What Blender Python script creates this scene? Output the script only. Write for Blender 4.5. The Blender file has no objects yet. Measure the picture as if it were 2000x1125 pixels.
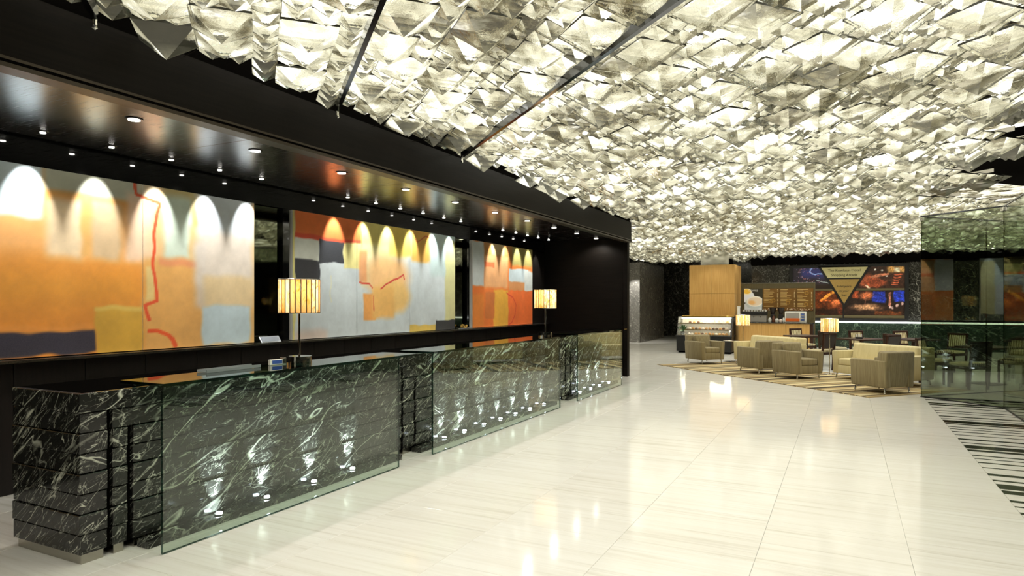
import bpy, bmesh, math, random
import numpy as np
from mathutils import Matrix, Vector
random.seed(7); rng = np.random.default_rng(7)
sc = bpy.context.scene
COL = sc.collection

# ------------------------------------------------------------------ camera, world, exposure
YAW = math.atan(650 / 1292)
cam_d = bpy.data.cameras.new('camera'); cam = bpy.data.objects.new('camera', cam_d); COL.objects.link(cam)
cam_d.sensor_width = 36; cam_d.lens = 36 * 1292 / 2000; cam_d.shift_y = 28.5 / 2000
cam_d.clip_start = .05; cam_d.clip_end = 200
cam.location = (0, 0, 1.6); cam.rotation_euler = (math.pi / 2, 0, YAW)
sc.camera = cam
w = bpy.data.worlds.new('world'); sc.world = w; w.use_nodes = True
w.node_tree.nodes['Background'].inputs[0].default_value = (.02, .02, .022, 1)
w.node_tree.nodes['Background'].inputs[1].default_value = 1
vs = sc.view_settings; vs.view_transform = 'Standard'; vs.look = 'None'; vs.exposure = 0.3; vs.gamma = 1
vs.use_curve_mapping = False
cy = sc.cycles
cy.use_denoising = True; cy.use_adaptive_sampling = True; cy.adaptive_threshold = .05; cy.max_bounces = 6; cy.transparent_max_bounces = 10
cy.diffuse_bounces = 3; cy.glossy_bounces = 4; cy.transmission_bounces = 5; cy.sample_clamp_indirect = 8

LAMP = dict(panel=.95, halogen=25, wash=68, uplight=100, down=26, shade=10)

# ------------------------------------------------------------------ axes of the place
A3 = math.radians(47.67)                       # the canopy, rug and lounge lie turned to the room
D3 = Vector((-math.sin(A3), math.cos(A3))); D4 = Vector((math.cos(A3), math.sin(A3)))
VW = Vector((-math.sin(YAW), math.cos(YAW))); RT = Vector((math.cos(YAW), math.sin(YAW)))
def seen_size(x, y, z, s):
    d = x * VW.x + y * VW.y; c = x * RT.x + y * RT.y
    if d < .4: return 0
    px = 1000 + 1292 * c / d; py = 591 - 1292 * (z - 1.6) / d; r = 1292 * s / d
    return r / d if -r < px < 2000 + r and -r < py < 1125 + r else 0

# ------------------------------------------------------------------ helpers: materials
def lin(c):
    c = [x / 255 for x in c[:3]]
    return tuple(x / 12.92 if x <= .04045 else ((x + .055) / 1.055) ** 2.4 for x in c) + (1,)
class NT:
    def __init__(s, name):
        s.m = bpy.data.materials.new(name); s.m.use_nodes = True; s.t = s.m.node_tree; s.t.nodes.clear()
        s.out = s.t.nodes.new('ShaderNodeOutputMaterial')
    def n(s, typ, ins=None, **props):
        nd = s.t.nodes.new('ShaderNode' + typ)
        for k, v in props.items(): setattr(nd, k, v)
        for k, v in (ins or {}).items():
            if isinstance(v, bpy.types.NodeSocket): s.t.links.new(v, nd.inputs[k])
            else: nd.inputs[k].default_value = v
        return nd
    def math(s, op, a, b=None, c=None, clamp=False):
        i = {0: a}
        if b is not None: i[1] = b
        if c is not None: i[2] = c
        nd = s.n('Math', i, operation=op); nd.use_clamp = clamp; return nd.outputs[0]
    def mix(s, f, a, b, blend='MIX'):
        nd = s.n('Mix', None, data_type='RGBA', blend_type=blend)
        for k, v in ((0, f), (6, a), (7, b)):
            if isinstance(v, bpy.types.NodeSocket): s.t.links.new(v, nd.inputs[k])
            else: nd.inputs[k].default_value = v
        return nd.outputs[2]
    def ramp(s, f, stops):
        nd = s.n('ValToRGB', {0: f}); e = nd.color_ramp.elements
        while len(e) < len(stops): e.new(.5)
        for q, (p, c) in zip(e, stops): q.position = p; q.color = c if len(c) == 4 else tuple(c) + (1,)
        return nd.outputs[0]
    def noise(s, vec, scale, detail=3, rough=.55, dist=0):
        return s.n('TexNoise', {'Vector': vec, 'Scale': scale, 'Detail': detail, 'Roughness': rough, 'Distortion': dist}).outputs[0]
    def pos(s, loc=(0, 0, 0), rot=(0, 0, 0), scale=(1, 1, 1), obj=False):
        src = s.n('TexCoord').outputs['Object'] if obj else s.n('NewGeometry').outputs['Position']
        return s.n('Mapping', {'Vector': src, 'Location': loc, 'Rotation': rot, 'Scale': scale}).outputs[0]
    def done(s, sh):
        s.t.links.new(sh, s.out.inputs[0]); return s.m
    def principled(s, **k):
        names = {'color': 'Base Color', 'rough': 'Roughness', 'metal': 'Metallic', 'spec': 'Specular IOR Level', 'coat': 'Coat Weight', 'normal': 'Normal', 'sheen': 'Sheen Weight', 'emit': 'Emission Color', 'emits': 'Emission Strength', 'aniso': 'Anisotropic'}
        return s.n('BsdfPrincipled', {names[a]: b for a, b in k.items()}).outputs[0]
M = {}
def plain(name, rgb, rough=.5, metal=0, spec=.5, var=.08, scale=6):
    t = NT(name); c = lin(rgb)
    nz = t.noise(t.pos(obj=True), scale)
    col = t.mix(nz, tuple(x * (1 - var) for x in c[:3]) + (1,), tuple(min(1, x * (1 + var)) for x in c[:3]) + (1,))
    M[name] = t.done(t.principled(color=col, rough=rough, metal=metal, spec=spec)); return M[name]
def emitter(name, rgb, s):
    t = NT(name); M[name] = t.done(t.n('Emission', {0: lin(rgb), 1: s}).outputs[0]); return M[name]
def glass(name, tint, ior=1.5, rough=0.0, gcol=(1, 1, 1, 1)):
    t = NT(name)
    bk = t.n('NewGeometry').outputs['Backfacing']      # thin sheet: the same reflectance from either side
    f = t.n('Fresnel', {'IOR': t.math('ADD', t.math('MULTIPLY', bk, 1 / ior - ior), ior)}).outputs[0]
    g = t.n('BsdfGlossy', {'Color': gcol, 'Roughness': rough}).outputs[0]
    tr = t.n('BsdfTransparent', {0: tint}).outputs[0]
    M[name] = t.done(t.n('MixShader', {0: f, 1: tr, 2: g}).outputs[0]); return M[name]
def marble(name, base, vein, rot, stretch=(1, 1, 1), sc1=1.0, rough=.1, amount=1.0, cross=.9):
    """angular white veins: long streaks, a crossing set and short splinters"""
    t = NT(name); tot = None
    for k, (turn, sx, sy, s, wd, wt, m0) in enumerate(((0, .55, 2.0, 1.5, .011, 1.0, .42), (-.25, .8, 2.6, 3.2, .013, .9, .47), (cross, .7, 2.2, 3.0, .012, .8, .50), (.15, 1.2, 4.0, 6.5, .02, .75, .50), (-.9, 1.3, 3.4, 8.0, .022, .6, .52), (.35, 1.1, 4.6, 9.0, .022, .6, .53))):
        r = (rot[0] + turn, rot[1], rot[2] + .0)
        p = t.n('Mapping', {'Vector': t.pos(rot=r), 'Scale': (1.1 * stretch[0], sx * stretch[1], sy * stretch[2])}).outputs[0]
        nz = t.noise(p, s * sc1, 2.8, .52, .0)
        ln = t.n('MapRange', {0: t.math('ABSOLUTE', t.math('SUBTRACT', nz, .5)), 1: 0.0, 2: wd, 3: 1.0, 4: 0.0}, interpolation_type='SMOOTHSTEP').outputs[0]
        q = t.n('Mapping', {'Vector': p, 'Location': (3.1 * k, 1.7, 5.3)}).outputs[0]
        msk = t.n('MapRange', {0: t.noise(q, s * sc1 * .9, 3, .6), 1: m0, 2: m0 + .13, 3: 0.0, 4: 1.0}).outputs[0]
        v = t.math('MULTIPLY', t.math('MULTIPLY', ln, msk), wt)
        tot = v if tot is None else t.math('MAXIMUM', tot, v)
    tot = t.math('MULTIPLY', tot, amount, clamp=True)
    cl = t.mix(t.noise(t.pos(), 1.6, 4), base, tuple(x * 2.2 for x in base[:3]) + (1,))
    M[name] = t.done(t.principled(color=t.mix(tot, cl, vein), rough=rough, spec=.5)); return M[name]
def wood(name, c1, c2, rot=(0, 0, 0), scale=(1, 1, 1), rough=.35, spec=.5):
    t = NT(name)
    p = t.pos(rot=rot, scale=scale)
    f = t.noise(p, 3, 5, .65, .3)
    M[name] = t.done(t.principled(color=t.ramp(f, [(.3, lin(c1)), (.7, lin(c2))]), rough=rough, spec=spec)); return M[name]

# ------------------------------------------------------------------ helpers: meshes and objects
class MB:
    def __init__(s): s.bm = bmesh.new()
    def _add(s, tmp, mi=0):
        me = bpy.data.meshes.new('t'); tmp.to_mesh(me); tmp.free()
        n0 = len(s.bm.faces); s.bm.from_mesh(me); bpy.data.meshes.remove(me)
        if mi:
            s.bm.faces.ensure_lookup_table()
            for f in s.bm.faces[n0:]: f.material_index = mi
        return s
    def box(s, c, d, rz=0, bev=0, seg=2, rx=0, ry=0, mi=0):
        t = bmesh.new()
        bmesh.ops.create_cube(t, size=1, matrix=Matrix.Diagonal((d[0], d[1], d[2], 1)))
        if bev: bmesh.ops.bevel(t, geom=t.edges[:], offset=bev, segments=seg, affect='EDGES', profile=.5)
        m = Matrix.Translation(c) @ Matrix.Rotation(rz, 4, 'Z') @ Matrix.Rotation(ry, 4, 'Y') @ Matrix.Rotation(rx, 4, 'X')
        bmesh.ops.transform(t, matrix=m, verts=t.verts); return s._add(t, mi)
    def b(s, x0, x1, y0, y1, z0, z1, bev=0, seg=2, mi=0):
        return s.box(((x0 + x1) / 2, (y0 + y1) / 2, (z0 + z1) / 2), (abs(x1 - x0), abs(y1 - y0), abs(z1 - z0)), bev=bev, seg=seg, mi=mi)
    def cyl(s, p0, p1, r, r2=None, seg=16, caps=True, mi=0):
        p0 = Vector(p0); p1 = Vector(p1); d = p1 - p0; t = bmesh.new()
        bmesh.ops.create_cone(t, cap_ends=caps, segments=seg, radius1=r, radius2=r if r2 is None else r2, depth=d.length)
        m = Matrix.Translation((p0 + p1) / 2) @ d.to_track_quat('Z', 'Y').to_matrix().to_4x4()
        bmesh.ops.transform(t, matrix=m, verts=t.verts); return s._add(t, mi)
    def ball(s, c, r, sub=2, sq=(1, 1, 1)):
        t = bmesh.new(); bmesh.ops.create_icosphere(t, subdivisions=sub, radius=r)
        bmesh.ops.transform(t, matrix=Matrix.Translation(c) @ Matrix.Diagonal((*sq, 1)), verts=t.verts); return s._add(t)
    def lathe(s, c, prof, seg=20):
        rings = [[s.bm.verts.new((c[0] + r * math.cos(6.28318 * i / seg), c[1] + r * math.sin(6.28318 * i / seg), c[2] + z)) for i in range(seg)] for r, z in prof]
        for a, b_ in zip(rings, rings[1:]):
            for i in range(seg): s.bm.faces.new((a[i], a[(i + 1) % seg], b_[(i + 1) % seg], b_[i]))
        s.bm.faces.new(rings[0][::-1]); s.bm.faces.new(rings[-1]); return s
    def prism(s, pts, off, mi=0):
        off = Vector(off); a = [s.bm.verts.new(p) for p in pts]; b_ = [s.bm.verts.new(Vector(p) + off) for p in pts]; n = len(pts)
        fs = [s.bm.faces.new(a[::-1]), s.bm.faces.new(b_)]
        fs += [s.bm.faces.new((a[i], a[(i + 1) % n], b_[(i + 1) % n], b_[i])) for i in range(n)]
        if mi:
            for f in fs[2:]: f.material_index = mi
        return s
    def mesh(s, name, mats, smooth=False):
        bmesh.ops.recalc_face_normals(s.bm, faces=s.bm.faces[:])
        me = bpy.data.meshes.new(name); s.bm.to_mesh(me); s.bm.free()
        for m in (mats if isinstance(mats, (list, tuple)) else [mats]): me.materials.append(M[m] if isinstance(m, str) else m)
        if smooth:
            for p in me.polygons: p.use_smooth = True
            try: me.set_sharp_from_angle(angle=math.radians(40))
            except Exception: pass
        return me
    def build(s, name, mats, parent=None, smooth=False, loc=None, rz=0):
        return link(name, s.mesh(name, mats, smooth), parent, loc, rz)
def link(name, me, parent=None, loc=None, rz=0):
    o = bpy.data.objects.new(name, me); COL.objects.link(o)
    if parent: o.parent = parent
    if loc is not None: o.location = loc
    if rz: o.rotation_euler.z = rz
    return o
def tag(o, label=None, cat=None, group=None, kind=None):
    if label: o['label'] = label
    if cat: o['category'] = cat
    if group: o['group'] = group
    if kind: o['kind'] = kind
    return o
def thing(name, label, cat, loc=(0, 0, 0), rz=0, group=None):
    o = link(name, None, None, loc, rz); return tag(o, label, cat, group)
def struct(o): o['kind'] = 'structure'; return o
def copy_tree(o, parent=None, loc=None, rz=None, label=None):
    c = o.copy(); COL.objects.link(c); c.parent = parent
    if loc is not None: c.location = loc
    if rz is not None: c.rotation_euler.z = rz
    if label: c['label'] = label
    for ch in list(o.children): copy_tree(ch, c)
    return c
def spot(name, loc, target, power, size, blend, rgb, parent=None, r=.02):
    l = bpy.data.lights.new(name, 'SPOT'); l.energy = power; l.spot_size = math.radians(size); l.spot_blend = blend
    l.color = rgb; l.shadow_soft_size = r
    o = bpy.data.objects.new(name, l); COL.objects.link(o); o.location = loc
    o.rotation_euler = (Vector(target) - Vector(loc)).to_track_quat('-Z', 'Y').to_euler()
    if parent: o.parent = parent
    return o
def point(name, loc, power, rgb, r=.04, parent=None):
    l = bpy.data.lights.new(name, 'POINT'); l.energy = power; l.color = rgb; l.shadow_soft_size = r
    o = bpy.data.objects.new(name, l); COL.objects.link(o); o.location = loc
    if parent: o.parent = parent
    return o
# value noise for printed pictures
def vnoise(x, y, s, seed=0):
    g = np.random.default_rng(seed).random((64, 64)); x = np.asarray(x) * s; y = np.asarray(y) * s
    xi = np.floor(x).astype(int); yi = np.floor(y).astype(int); fx = x - xi; fy = y - yi
    fx = fx * fx * (3 - 2 * fx); fy = fy * fy * (3 - 2 * fy)
    a = g[xi % 64, yi % 64]; b_ = g[(xi + 1) % 64, yi % 64]; c = g[xi % 64, (yi + 1) % 64]; d = g[(xi + 1) % 64, (yi + 1) % 64]
    return a * (1 - fx) * (1 - fy) + b_ * fx * (1 - fy) + c * (1 - fx) * fy + d * fx * fy
def sstep(a, b_, x):
    t = np.clip((x - a) / (b_ - a + 1e-9), 0, 1); return t * t * (3 - 2 * t)
class Canvas:
    """flat print: colours on a grid in picture coordinates (x right, y up)"""
    def __init__(s, x0, x1, y0, y1, nx, ny, base, wob=.02, seed=1):
        s.X, s.Y = np.meshgrid(np.linspace(x0, x1, nx), np.linspace(y0, y1, ny), indexing='ij')
        s.nx, s.ny = nx, ny; s.C = np.empty((nx, ny, 3)); s.C[:] = base; s.seed = seed
        s.wx = s.X + wob * (vnoise(s.X, s.Y, 7, seed) - .5) * 2; s.wy = s.Y + wob * (vnoise(s.X, s.Y, 7, seed + 1) - .5) * 2
    def put(s, a, c):
        a = np.clip(a, 0, 1)[..., None]; s.C = s.C * (1 - a) + np.array(c, float) * a; return s
    def rect(s, x0, x1, y0, y1, c, soft=.02, al=1, mott=0):
        x0, x1 = min(x0, x1), max(x0, x1); y0, y1 = min(y0, y1), max(y0, y1)
        a = sstep(x0 - soft, x0 + soft, s.wx) * (1 - sstep(x1 - soft, x1 + soft, s.wx)) * sstep(y0 - soft, y0 + soft, s.wy) * (1 - sstep(y1 - soft, y1 + soft, s.wy))
        if mott: a = a * (1 - mott * vnoise(s.X, s.Y, 3.3, s.seed + 5))
        return s.put(a * al, c)
    def disc(s, cx, cy, rx, ry, c, soft=.1, al=1):
        d = np.sqrt(((s.wx - cx) / rx) ** 2 + ((s.wy - cy) / ry) ** 2); return s.put((1 - sstep(1 - soft, 1 + soft, d)) * al, c)
    def line(s, pts, wd, c, al=1):
        d = np.full(s.X.shape, 9.0)
        for (ax, ay), (bx, by) in zip(pts, pts[1:]):
            vx, vy = bx - ax, by - ay; t = np.clip(((s.wx - ax) * vx + (s.wy - ay) * vy) / (vx * vx + vy * vy + 1e-9), 0, 1)
            d = np.minimum(d, np.hypot(s.wx - ax - t * vx, s.wy - ay - t * vy))
        return s.put((1 - sstep(wd * .6, wd * 1.2, d)) * al, c)
    def mottle(s, k, sc_=4, seed=9):
        n = vnoise(s.X, s.Y, sc_, seed) * .6 + vnoise(s.X, s.Y, sc_ * 3.1, seed + 1) * .4 - .5
        s.C = np.clip(s.C * (1 + k * n[..., None] * 2), 0, 255); return s
    def build(s, name, mat, place, parent):
        """place(x, y) -> 3D point"""
        vs_ = [place(x, y) for x, y in zip(s.X.ravel(), s.Y.ravel())]
        ny = s.ny; fs = [(i * ny + j, (i + 1) * ny + j, (i + 1) * ny + j + 1, i * ny + j + 1) for i in range(s.nx - 1) for j in range(ny - 1)]
        me = bpy.data.meshes.new(name); me.from_pydata(vs_, [], fs)
        c = np.clip(s.C / 255, 0, 1); c = np.where(c <= .04045, c / 12.92, ((c + .055) / 1.055) ** 2.4)
        at = me.color_attributes.new('Col', 'FLOAT_COLOR', 'POINT')
        at.data.foreach_set('color', np.concatenate([c.reshape(-1, 3), np.ones((c.shape[0] * c.shape[1], 1))], 1).astype(np.float32).ravel())
        me.materials.append(M[mat]); return link(name, me, parent)

# ------------------------------------------------------------------ materials
def build_materials():
    # polished pale marble floor, veins running across the lobby, each tile with its own piece of stone
    t = NT('floor_marble'); ps = t.n('NewGeometry').outputs['Position']
    cell = t.n('VectorMath', {0: t.n('VectorMath', {0: t.n('VectorMath', {0: ps, 1: (.5, .04, 0)}, operation='ADD').outputs[0], 1: (.87, .87, 50)}, operation='DIVIDE').outputs[0]}, operation='FLOOR').outputs[0]
    wn = t.n('TexWhiteNoise', {'Vector': cell}, noise_dimensions='3D')
    off = t.n('VectorMath', {0: wn.outputs[1], 'Scale': 9.0}, operation='SCALE').outputs[0]
    p = t.n('VectorMath', {0: ps, 1: off}, operation='ADD').outputs[0]
    pv = t.n('Mapping', {'Vector': p, 'Rotation': (0, 0, .03), 'Scale': (.45, 11, 1)}).outputs[0]
    v1 = t.noise(pv, 1.5, 5, .65, .2)
    pv2 = t.n('Mapping', {'Vector': p, 'Rotation': (0, 0, .03), 'Scale': (.35, 30, 1)}).outputs[0]
    v2 = t.noise(pv2, 1.0, 3, .6)
    c = t.ramp(v1, [(.25, lin((214, 211, 200))), (.42, lin((236, 234, 227))), (.62, lin((242, 241, 236))), (.8, lin((231, 229, 220)))])
    c = t.mix(t.n('MapRange', {0: v2, 1: .56, 2: .75, 3: 0.0, 4: .4}).outputs[0], c, lin((190, 185, 172)))
    c = t.mix(t.math('MULTIPLY', wn.outputs[0], .09), c, lin((222, 208, 188)))
    M['floor_marble'] = t.done(t.principled(color=c, rough=.1, spec=.35))
    plain('grout', (150, 146, 132), .7)
    plain('inlay_black', (34, 36, 30), .12)
    blk = (.009, .009, .008, 1); vein = lin((214, 216, 200))
    marble('black_marble', blk, vein, (math.radians(-26), math.radians(38), 0), (.5, .8, 1.35), 1.0, .09, 1.0)
    marble('dark_marble', (.016, .015, .013, 1), lin((190, 188, 176)), (.7, 0, .5), (1.5, 1, .7), 1.3, .12, .75, 1.4)
    marble('pale_marble', (.12, .115, .105, 1), lin((228, 226, 214)), (.7, 0, .5), (1.5, 1, .7), 1.7, .12, 1.0, 1.4)
    marble('pier_marble', (.055, .05, .043, 1), lin((170, 166, 150)), (.7, 0, .5), (1.5, 1, .7), 1.5, .14, .8, 1.4)
    marble('green_marble', (.012, .02, .014, 1), lin((120, 140, 115)), (.5, .6, .3), (1.2, 1, 1), 1.0, .15, .8)
    wood('black_wood', (15, 13, 11), (24, 20, 17), (0, 0, 0), (.6, .6, 14), .5, .08)
    wood('panel_wood', (22, 18, 16), (34, 28, 25), (0, 0, 0), (8, 8, .6), .42, .35)
    wood('oak', (190, 144, 76), (214, 172, 104), (0, 0, 0), (9, 9, .5), .4)
    wood('walnut', (42, 24, 18), (66, 38, 27), (0, 0, 0), (5, 5, 1), .3)
    t = NT('lacquer'); p = t.pos(scale=(1, 26, 1)); nz = t.noise(p, 3, 3)
    M['lacquer'] = t.done(t.principled(color=lin((20, 18, 16)), rough=t.n('MapRange', {0: nz, 1: .2, 2: .8, 3: .2, 4: .3}).outputs[0], spec=.8))
    plain('black_glass', (14, 14, 14), .05, 0, .7)
    plain('black_paint', (12, 11, 10), .9, 0, .0)
    plain('bronze', (54, 45, 33), .4, .4)
    plain('chrome', (214, 212, 206), .1, 1.0, var=.02)
    plain('steel', (176, 172, 162), .22, 1.0, var=.05)
    plain('dark_chrome', (92, 94, 102), .14, 1.0)
    plain('mirror', (118, 122, 104), .03, 1.0, var=.02)
    glass('desk_glass', (.90, .95, .90, 1)); glass('desk_edge', (.03, .11, .08, 1), 1.6)
    glass('top_glass', (.55, .74, .64, 1), 1.65)
    glass('pane_glass', (.70, .74, .66, 1), 1.75); glass('pane_edge', (.28, .30, .18, 1), 1.5)
    glass('case_glass', (.95, .97, .95, 1))
    t = NT('print'); a = t.n('VertexColor', layer_name='Col').outputs[0]
    M['canvas_print'] = t.done(t.principled(color=t.mix(t.math('MULTIPLY', t.noise(t.pos(), 160, 2), .1), a, (.6, .58, .5, 1)), rough=.55, spec=.3))
    t = NT('photo_print'); a = t.n('VertexColor', layer_name='Col').outputs[0]
    M['photo_print'] = t.done(t.principled(color=a, rough=.3, emit=a, emits=.22))      # prints also emit part of their own colour
    t = NT('crystal'); ps = t.pos()
    n1 = t.noise(ps, 10, 1, .5); n2 = t.noise(ps, 48, 2, .65)
    bp = t.n('Bump', {'Strength': .6, 'Distance': .02, 'Height': t.math('ADD', t.math('MULTIPLY', n1, .3), t.math('MULTIPLY', n2, .16))}).outputs[0]
    refr = t.n('BsdfRefraction', {'Color': (.97, .96, .88, 1), 'Roughness': .0, 'IOR': 1.5, 'Normal': bp}).outputs[0]
    trp = t.n('BsdfTransparent', {0: (.93, .92, .86, 1)}).outputs[0]
    trl = t.n('BsdfTranslucent', {'Color': (.80, .78, .64, 1), 'Normal': bp}).outputs[0]
    gls = t.n('BsdfGlossy', {'Color': (.92, .91, .85, 1), 'Roughness': .06, 'Normal': bp}).outputs[0]
    s1 = t.n('MixShader', {0: .25, 1: refr, 2: trp}).outputs[0]
    s2 = t.n('MixShader', {0: .07, 1: s1, 2: trl}).outputs[0]
    lw = t.n('LayerWeight', {'Blend': .3, 'Normal': bp}).outputs[1]
    M['crystal'] = t.done(t.n('MixShader', {0: t.math('ADD', t.math('MULTIPLY', lw, .35), .05), 1: s2, 2: gls}).outputs[0])
    plain('crystal_rim_shade', (40, 40, 30), .3, 0, .3)  # rims darkened to draw thin shadows along the pyramid edges
    # glowing sheet added in place of the hidden lamps, noise mottled bright and dark
    t = NT('mottled_glow'); pr = t.pos(rot=(0, 0, -A3))
    nz = t.noise(pr, 2.3, 4, .66)
    col = t.ramp(nz, [(.37, (.02, .016, .01)), (.43, (.26, .22, .12)), (.475, (.80, .76, .56)), (.56, (1.35, 1.3, 1.05)), (.66, (4.5, 4.5, 4.3))])
    M['mottled_glow'] = t.done(t.n('Emission', {0: col, 1: LAMP['panel']}).outputs[0]); M['mottled_glow'].cycles.emission_sampling = 'NONE'
    emitter('lens', (255, 250, 240), 40); emitter('lens_soft', (255, 248, 232), 6); emitter('lens_cool', (225, 235, 255), 60)
    emitter('case_light', (255, 246, 225), 26); emitter('ledge_light', (240, 245, 240), 2.4)
    # agate slices of the lamp shades
    t = NT('agate'); oi = t.n('ObjectInfo').outputs['Random']
    p = t.n('Mapping', {'Vector': t.n('TexCoord').outputs['Object'], 'Scale': (6, 6, 3)}).outputs[0]
    p = t.n('VectorMath', {0: p, 1: t.n('CombineXYZ', {0: t.math('MULTIPLY', oi, 60), 1: t.math('MULTIPLY', oi, 31)}).outputs[0]}, operation='ADD').outputs[0]
    nz = t.noise(p, 2.6, 5, .68, 1.6)
    c = t.ramp(nz, [(.28, lin((96, 44, 24))), (.38, lin((232, 190, 124))), (.47, lin((255, 244, 216))), (.65, lin((255, 253, 244)))])
    c = t.mix(t.math('GREATER_THAN', oi, .68), c, t.mix(.6, c, lin((226, 178, 96))))
    d = t.n('BsdfDiffuse', {0: c}).outputs[0]; tl = t.n('BsdfTranslucent', {0: c}).outputs[0]
    M['agate'] = t.done(t.n('MixShader', {0: .8, 1: d, 2: tl}).outputs[0])
    emitter('bulb', (255, 225, 170), 9)
    def fabric(name, c1, c2, sx=45):
        t = NT(name); p = t.pos(obj=True, scale=(sx, sx, 1.2)); f = t.noise(p, 1.0, 3, .6)
        M[name] = t.done(t.principled(color=t.ramp(f, [(.3, lin(c1)), (.7, lin(c2))]), rough=.8, spec=.25, sheen=.25))
    fabric('taupe_velvet', (124, 111, 78), (150, 137, 102)); fabric('cream_fabric', (204, 190, 142), (218, 205, 160), 20)
    t = NT('striped_fabric'); p = t.pos(obj=True, scale=(16, 16, 16))
    st = t.n('TexWave', {'Vector': p, 'Scale': .42, 'Distortion': 0.4}, wave_type='BANDS', bands_direction='X').outputs[1]
    M['striped_fabric'] = t.done(t.principled(color=t.ramp(st, [(.2, lin((122, 104, 66))), (.55, lin((216, 203, 160))), (.9, lin((233, 224, 190)))]), rough=.8))
    plain('dark_leather', (38, 28, 24), .4)
    plain('rug_tan', (172, 150, 106), .95); plain('rug_dark', (104, 86, 56), .95); plain('rug_cream', (206, 190, 148), .95); plain('rug_black', (52, 42, 30), .95)
    plain('white', (235, 234, 228), .4); plain('black_plastic', (24, 24, 25), .35); plain('orange', (214, 98, 28), .4)
    plain('blue', (52, 84, 160), .4); plain('gold', (216, 178, 92), .25, .9); plain('leaf', (38, 104, 40), .5); plain('soil', (50, 36, 26), .9)
    plain('bread', (206, 150, 84), .7); plain('choco', (98, 56, 34), .5); plain('icing', (244, 226, 214), .5); plain('steel_blue', (150, 160, 172), .3)
    plain('silver', (196, 200, 208), .25, .7); plain('slat', (96, 86, 56), .5); plain('menu_brown', (98, 66, 24), .5); plain('letter_pale', (240, 226, 180), .6)
    plain('sign_gold', (216, 208, 158), .2, .25, var=.2, scale=30); plain('sign_tan', (180, 150, 88), .25, .25, var=.2, scale=30); plain('letter_dark', (52, 46, 24), .5)
    plain('shelf_metal', (132, 112, 72), .4, .6); plain('grey_panel', (150, 146, 140), .4)
build_materials()

# ------------------------------------------------------------------ the room shell
GX0, GY0, TS = -.5, 4.31, .87
def build_floor():
    fl = struct(MB().b(-10, 10, -4, 34, -.12, -.006).build('floor', 'grout'))
    tiles = []
    for i in range(-11, 12):
        for j in range(-10, 34):
            x = GX0 + TS * (i + .5); y = GY0 + TS * (j + .5)
            if x > 10 or x < -10 or y > 33.5 or y < -4: continue
            if y < 14 and x < -6.6: continue
            # the inlaid stripes take the place of tiles beyond x = 1.19
            if x + TS / 2 > 1.19 and x - TS / 2 < 2.9 and y < 13.3:
                x1 = min(x + TS / 2, 1.19)
                if x - TS / 2 < 1.19 - .02: tiles.append((x - TS / 2, x1, y))
                elif False: pass
                continue
            tiles.append((x - TS / 2, x + TS / 2, y))
    tiles.sort(key=lambda q: -seen_size((q[0] + q[1]) / 2, q[2], 0, q[1] - q[0]) if True else 0)
    g = .0007; cache = {}
    rest = MB()
    for n, (x0, x1, y) in enumerate(tiles):
        if n < 300 and seen_size((x0 + x1) / 2, y, 0, .9) > 0:
            wd = round(x1 - x0, 3)
            if wd not in cache: cache[wd] = MB().box((0, 0, -.01), (wd - 2 * g, TS - 2 * g, .02), bev=.0015, seg=1).mesh('tile', 'floor_marble')
            link('tile', cache[wd], fl, ((x0 + x1) / 2, y, 0))
        else: rest.b(x0 + g, x1 - g, y - TS / 2 + g, y + TS / 2 - g, -.02, 0)
    o = rest.build('distant_tiles', 'floor_marble', fl); o['kind'] = 'stuff'
    # black and white striped stone inlay
    yb = [(87, 94), (114, 124), (129, 138), (155, 159), (184, 189), (203, 207), (230, 238), (253, 257), (268, 292), (296, 305), (325, 330), (344, 349), (367, 373), (396, 401), (430, 441), (465, 472), (488, 518), (526, 543), (575, 584), (605, 612), (638, 648), (683, 691), (739, 759), (794, 807), (831, 877), (888, 921), (974, 994), (1028, 1040), (1083, 1103)]
    def Y(v):     # row of the photograph -> distance along the lobby at x = 1.19
        d = 1292 * 1.6 / (760 + v / 4.5 - 591); return (1.19 - d * VW.x) / RT.x * RT.y + d * VW.y
    ed = [(Y(b_), Y(a)) for a, b_ in yb]
    lo = ed[-1][0]; per = lo
    ext = []; y = lo
    k = 0
    while y > -3.5:
        wgap = (.16, .1, .07, .1, .09, .1, .12, .08)[k % 8]; wd = (.03, .025, .11, .07, .025, .02, .03, .02)[k % 8]
        y -= wgap; ext.append((y - wd, y)); y -= wd; k += 1
    bands = sorted(ed + ext)
    prev = -3.9
    for a, b_ in bands:
        if a - prev > .004: MB().b(1.192, 2.9, prev + .0006, a - .0006, -.02, 0).build('pale_inlay', 'floor_marble', fl)
        MB().b(1.192, 2.9, a, b_, -.02, 0).build('black_inlay', 'inlay_black', fl); prev = b_
    MB().b(1.192, 2.9, prev, 13.25, -.02, 0).build('pale_inlay', 'floor_marble', fl)
build_floor()

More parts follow.
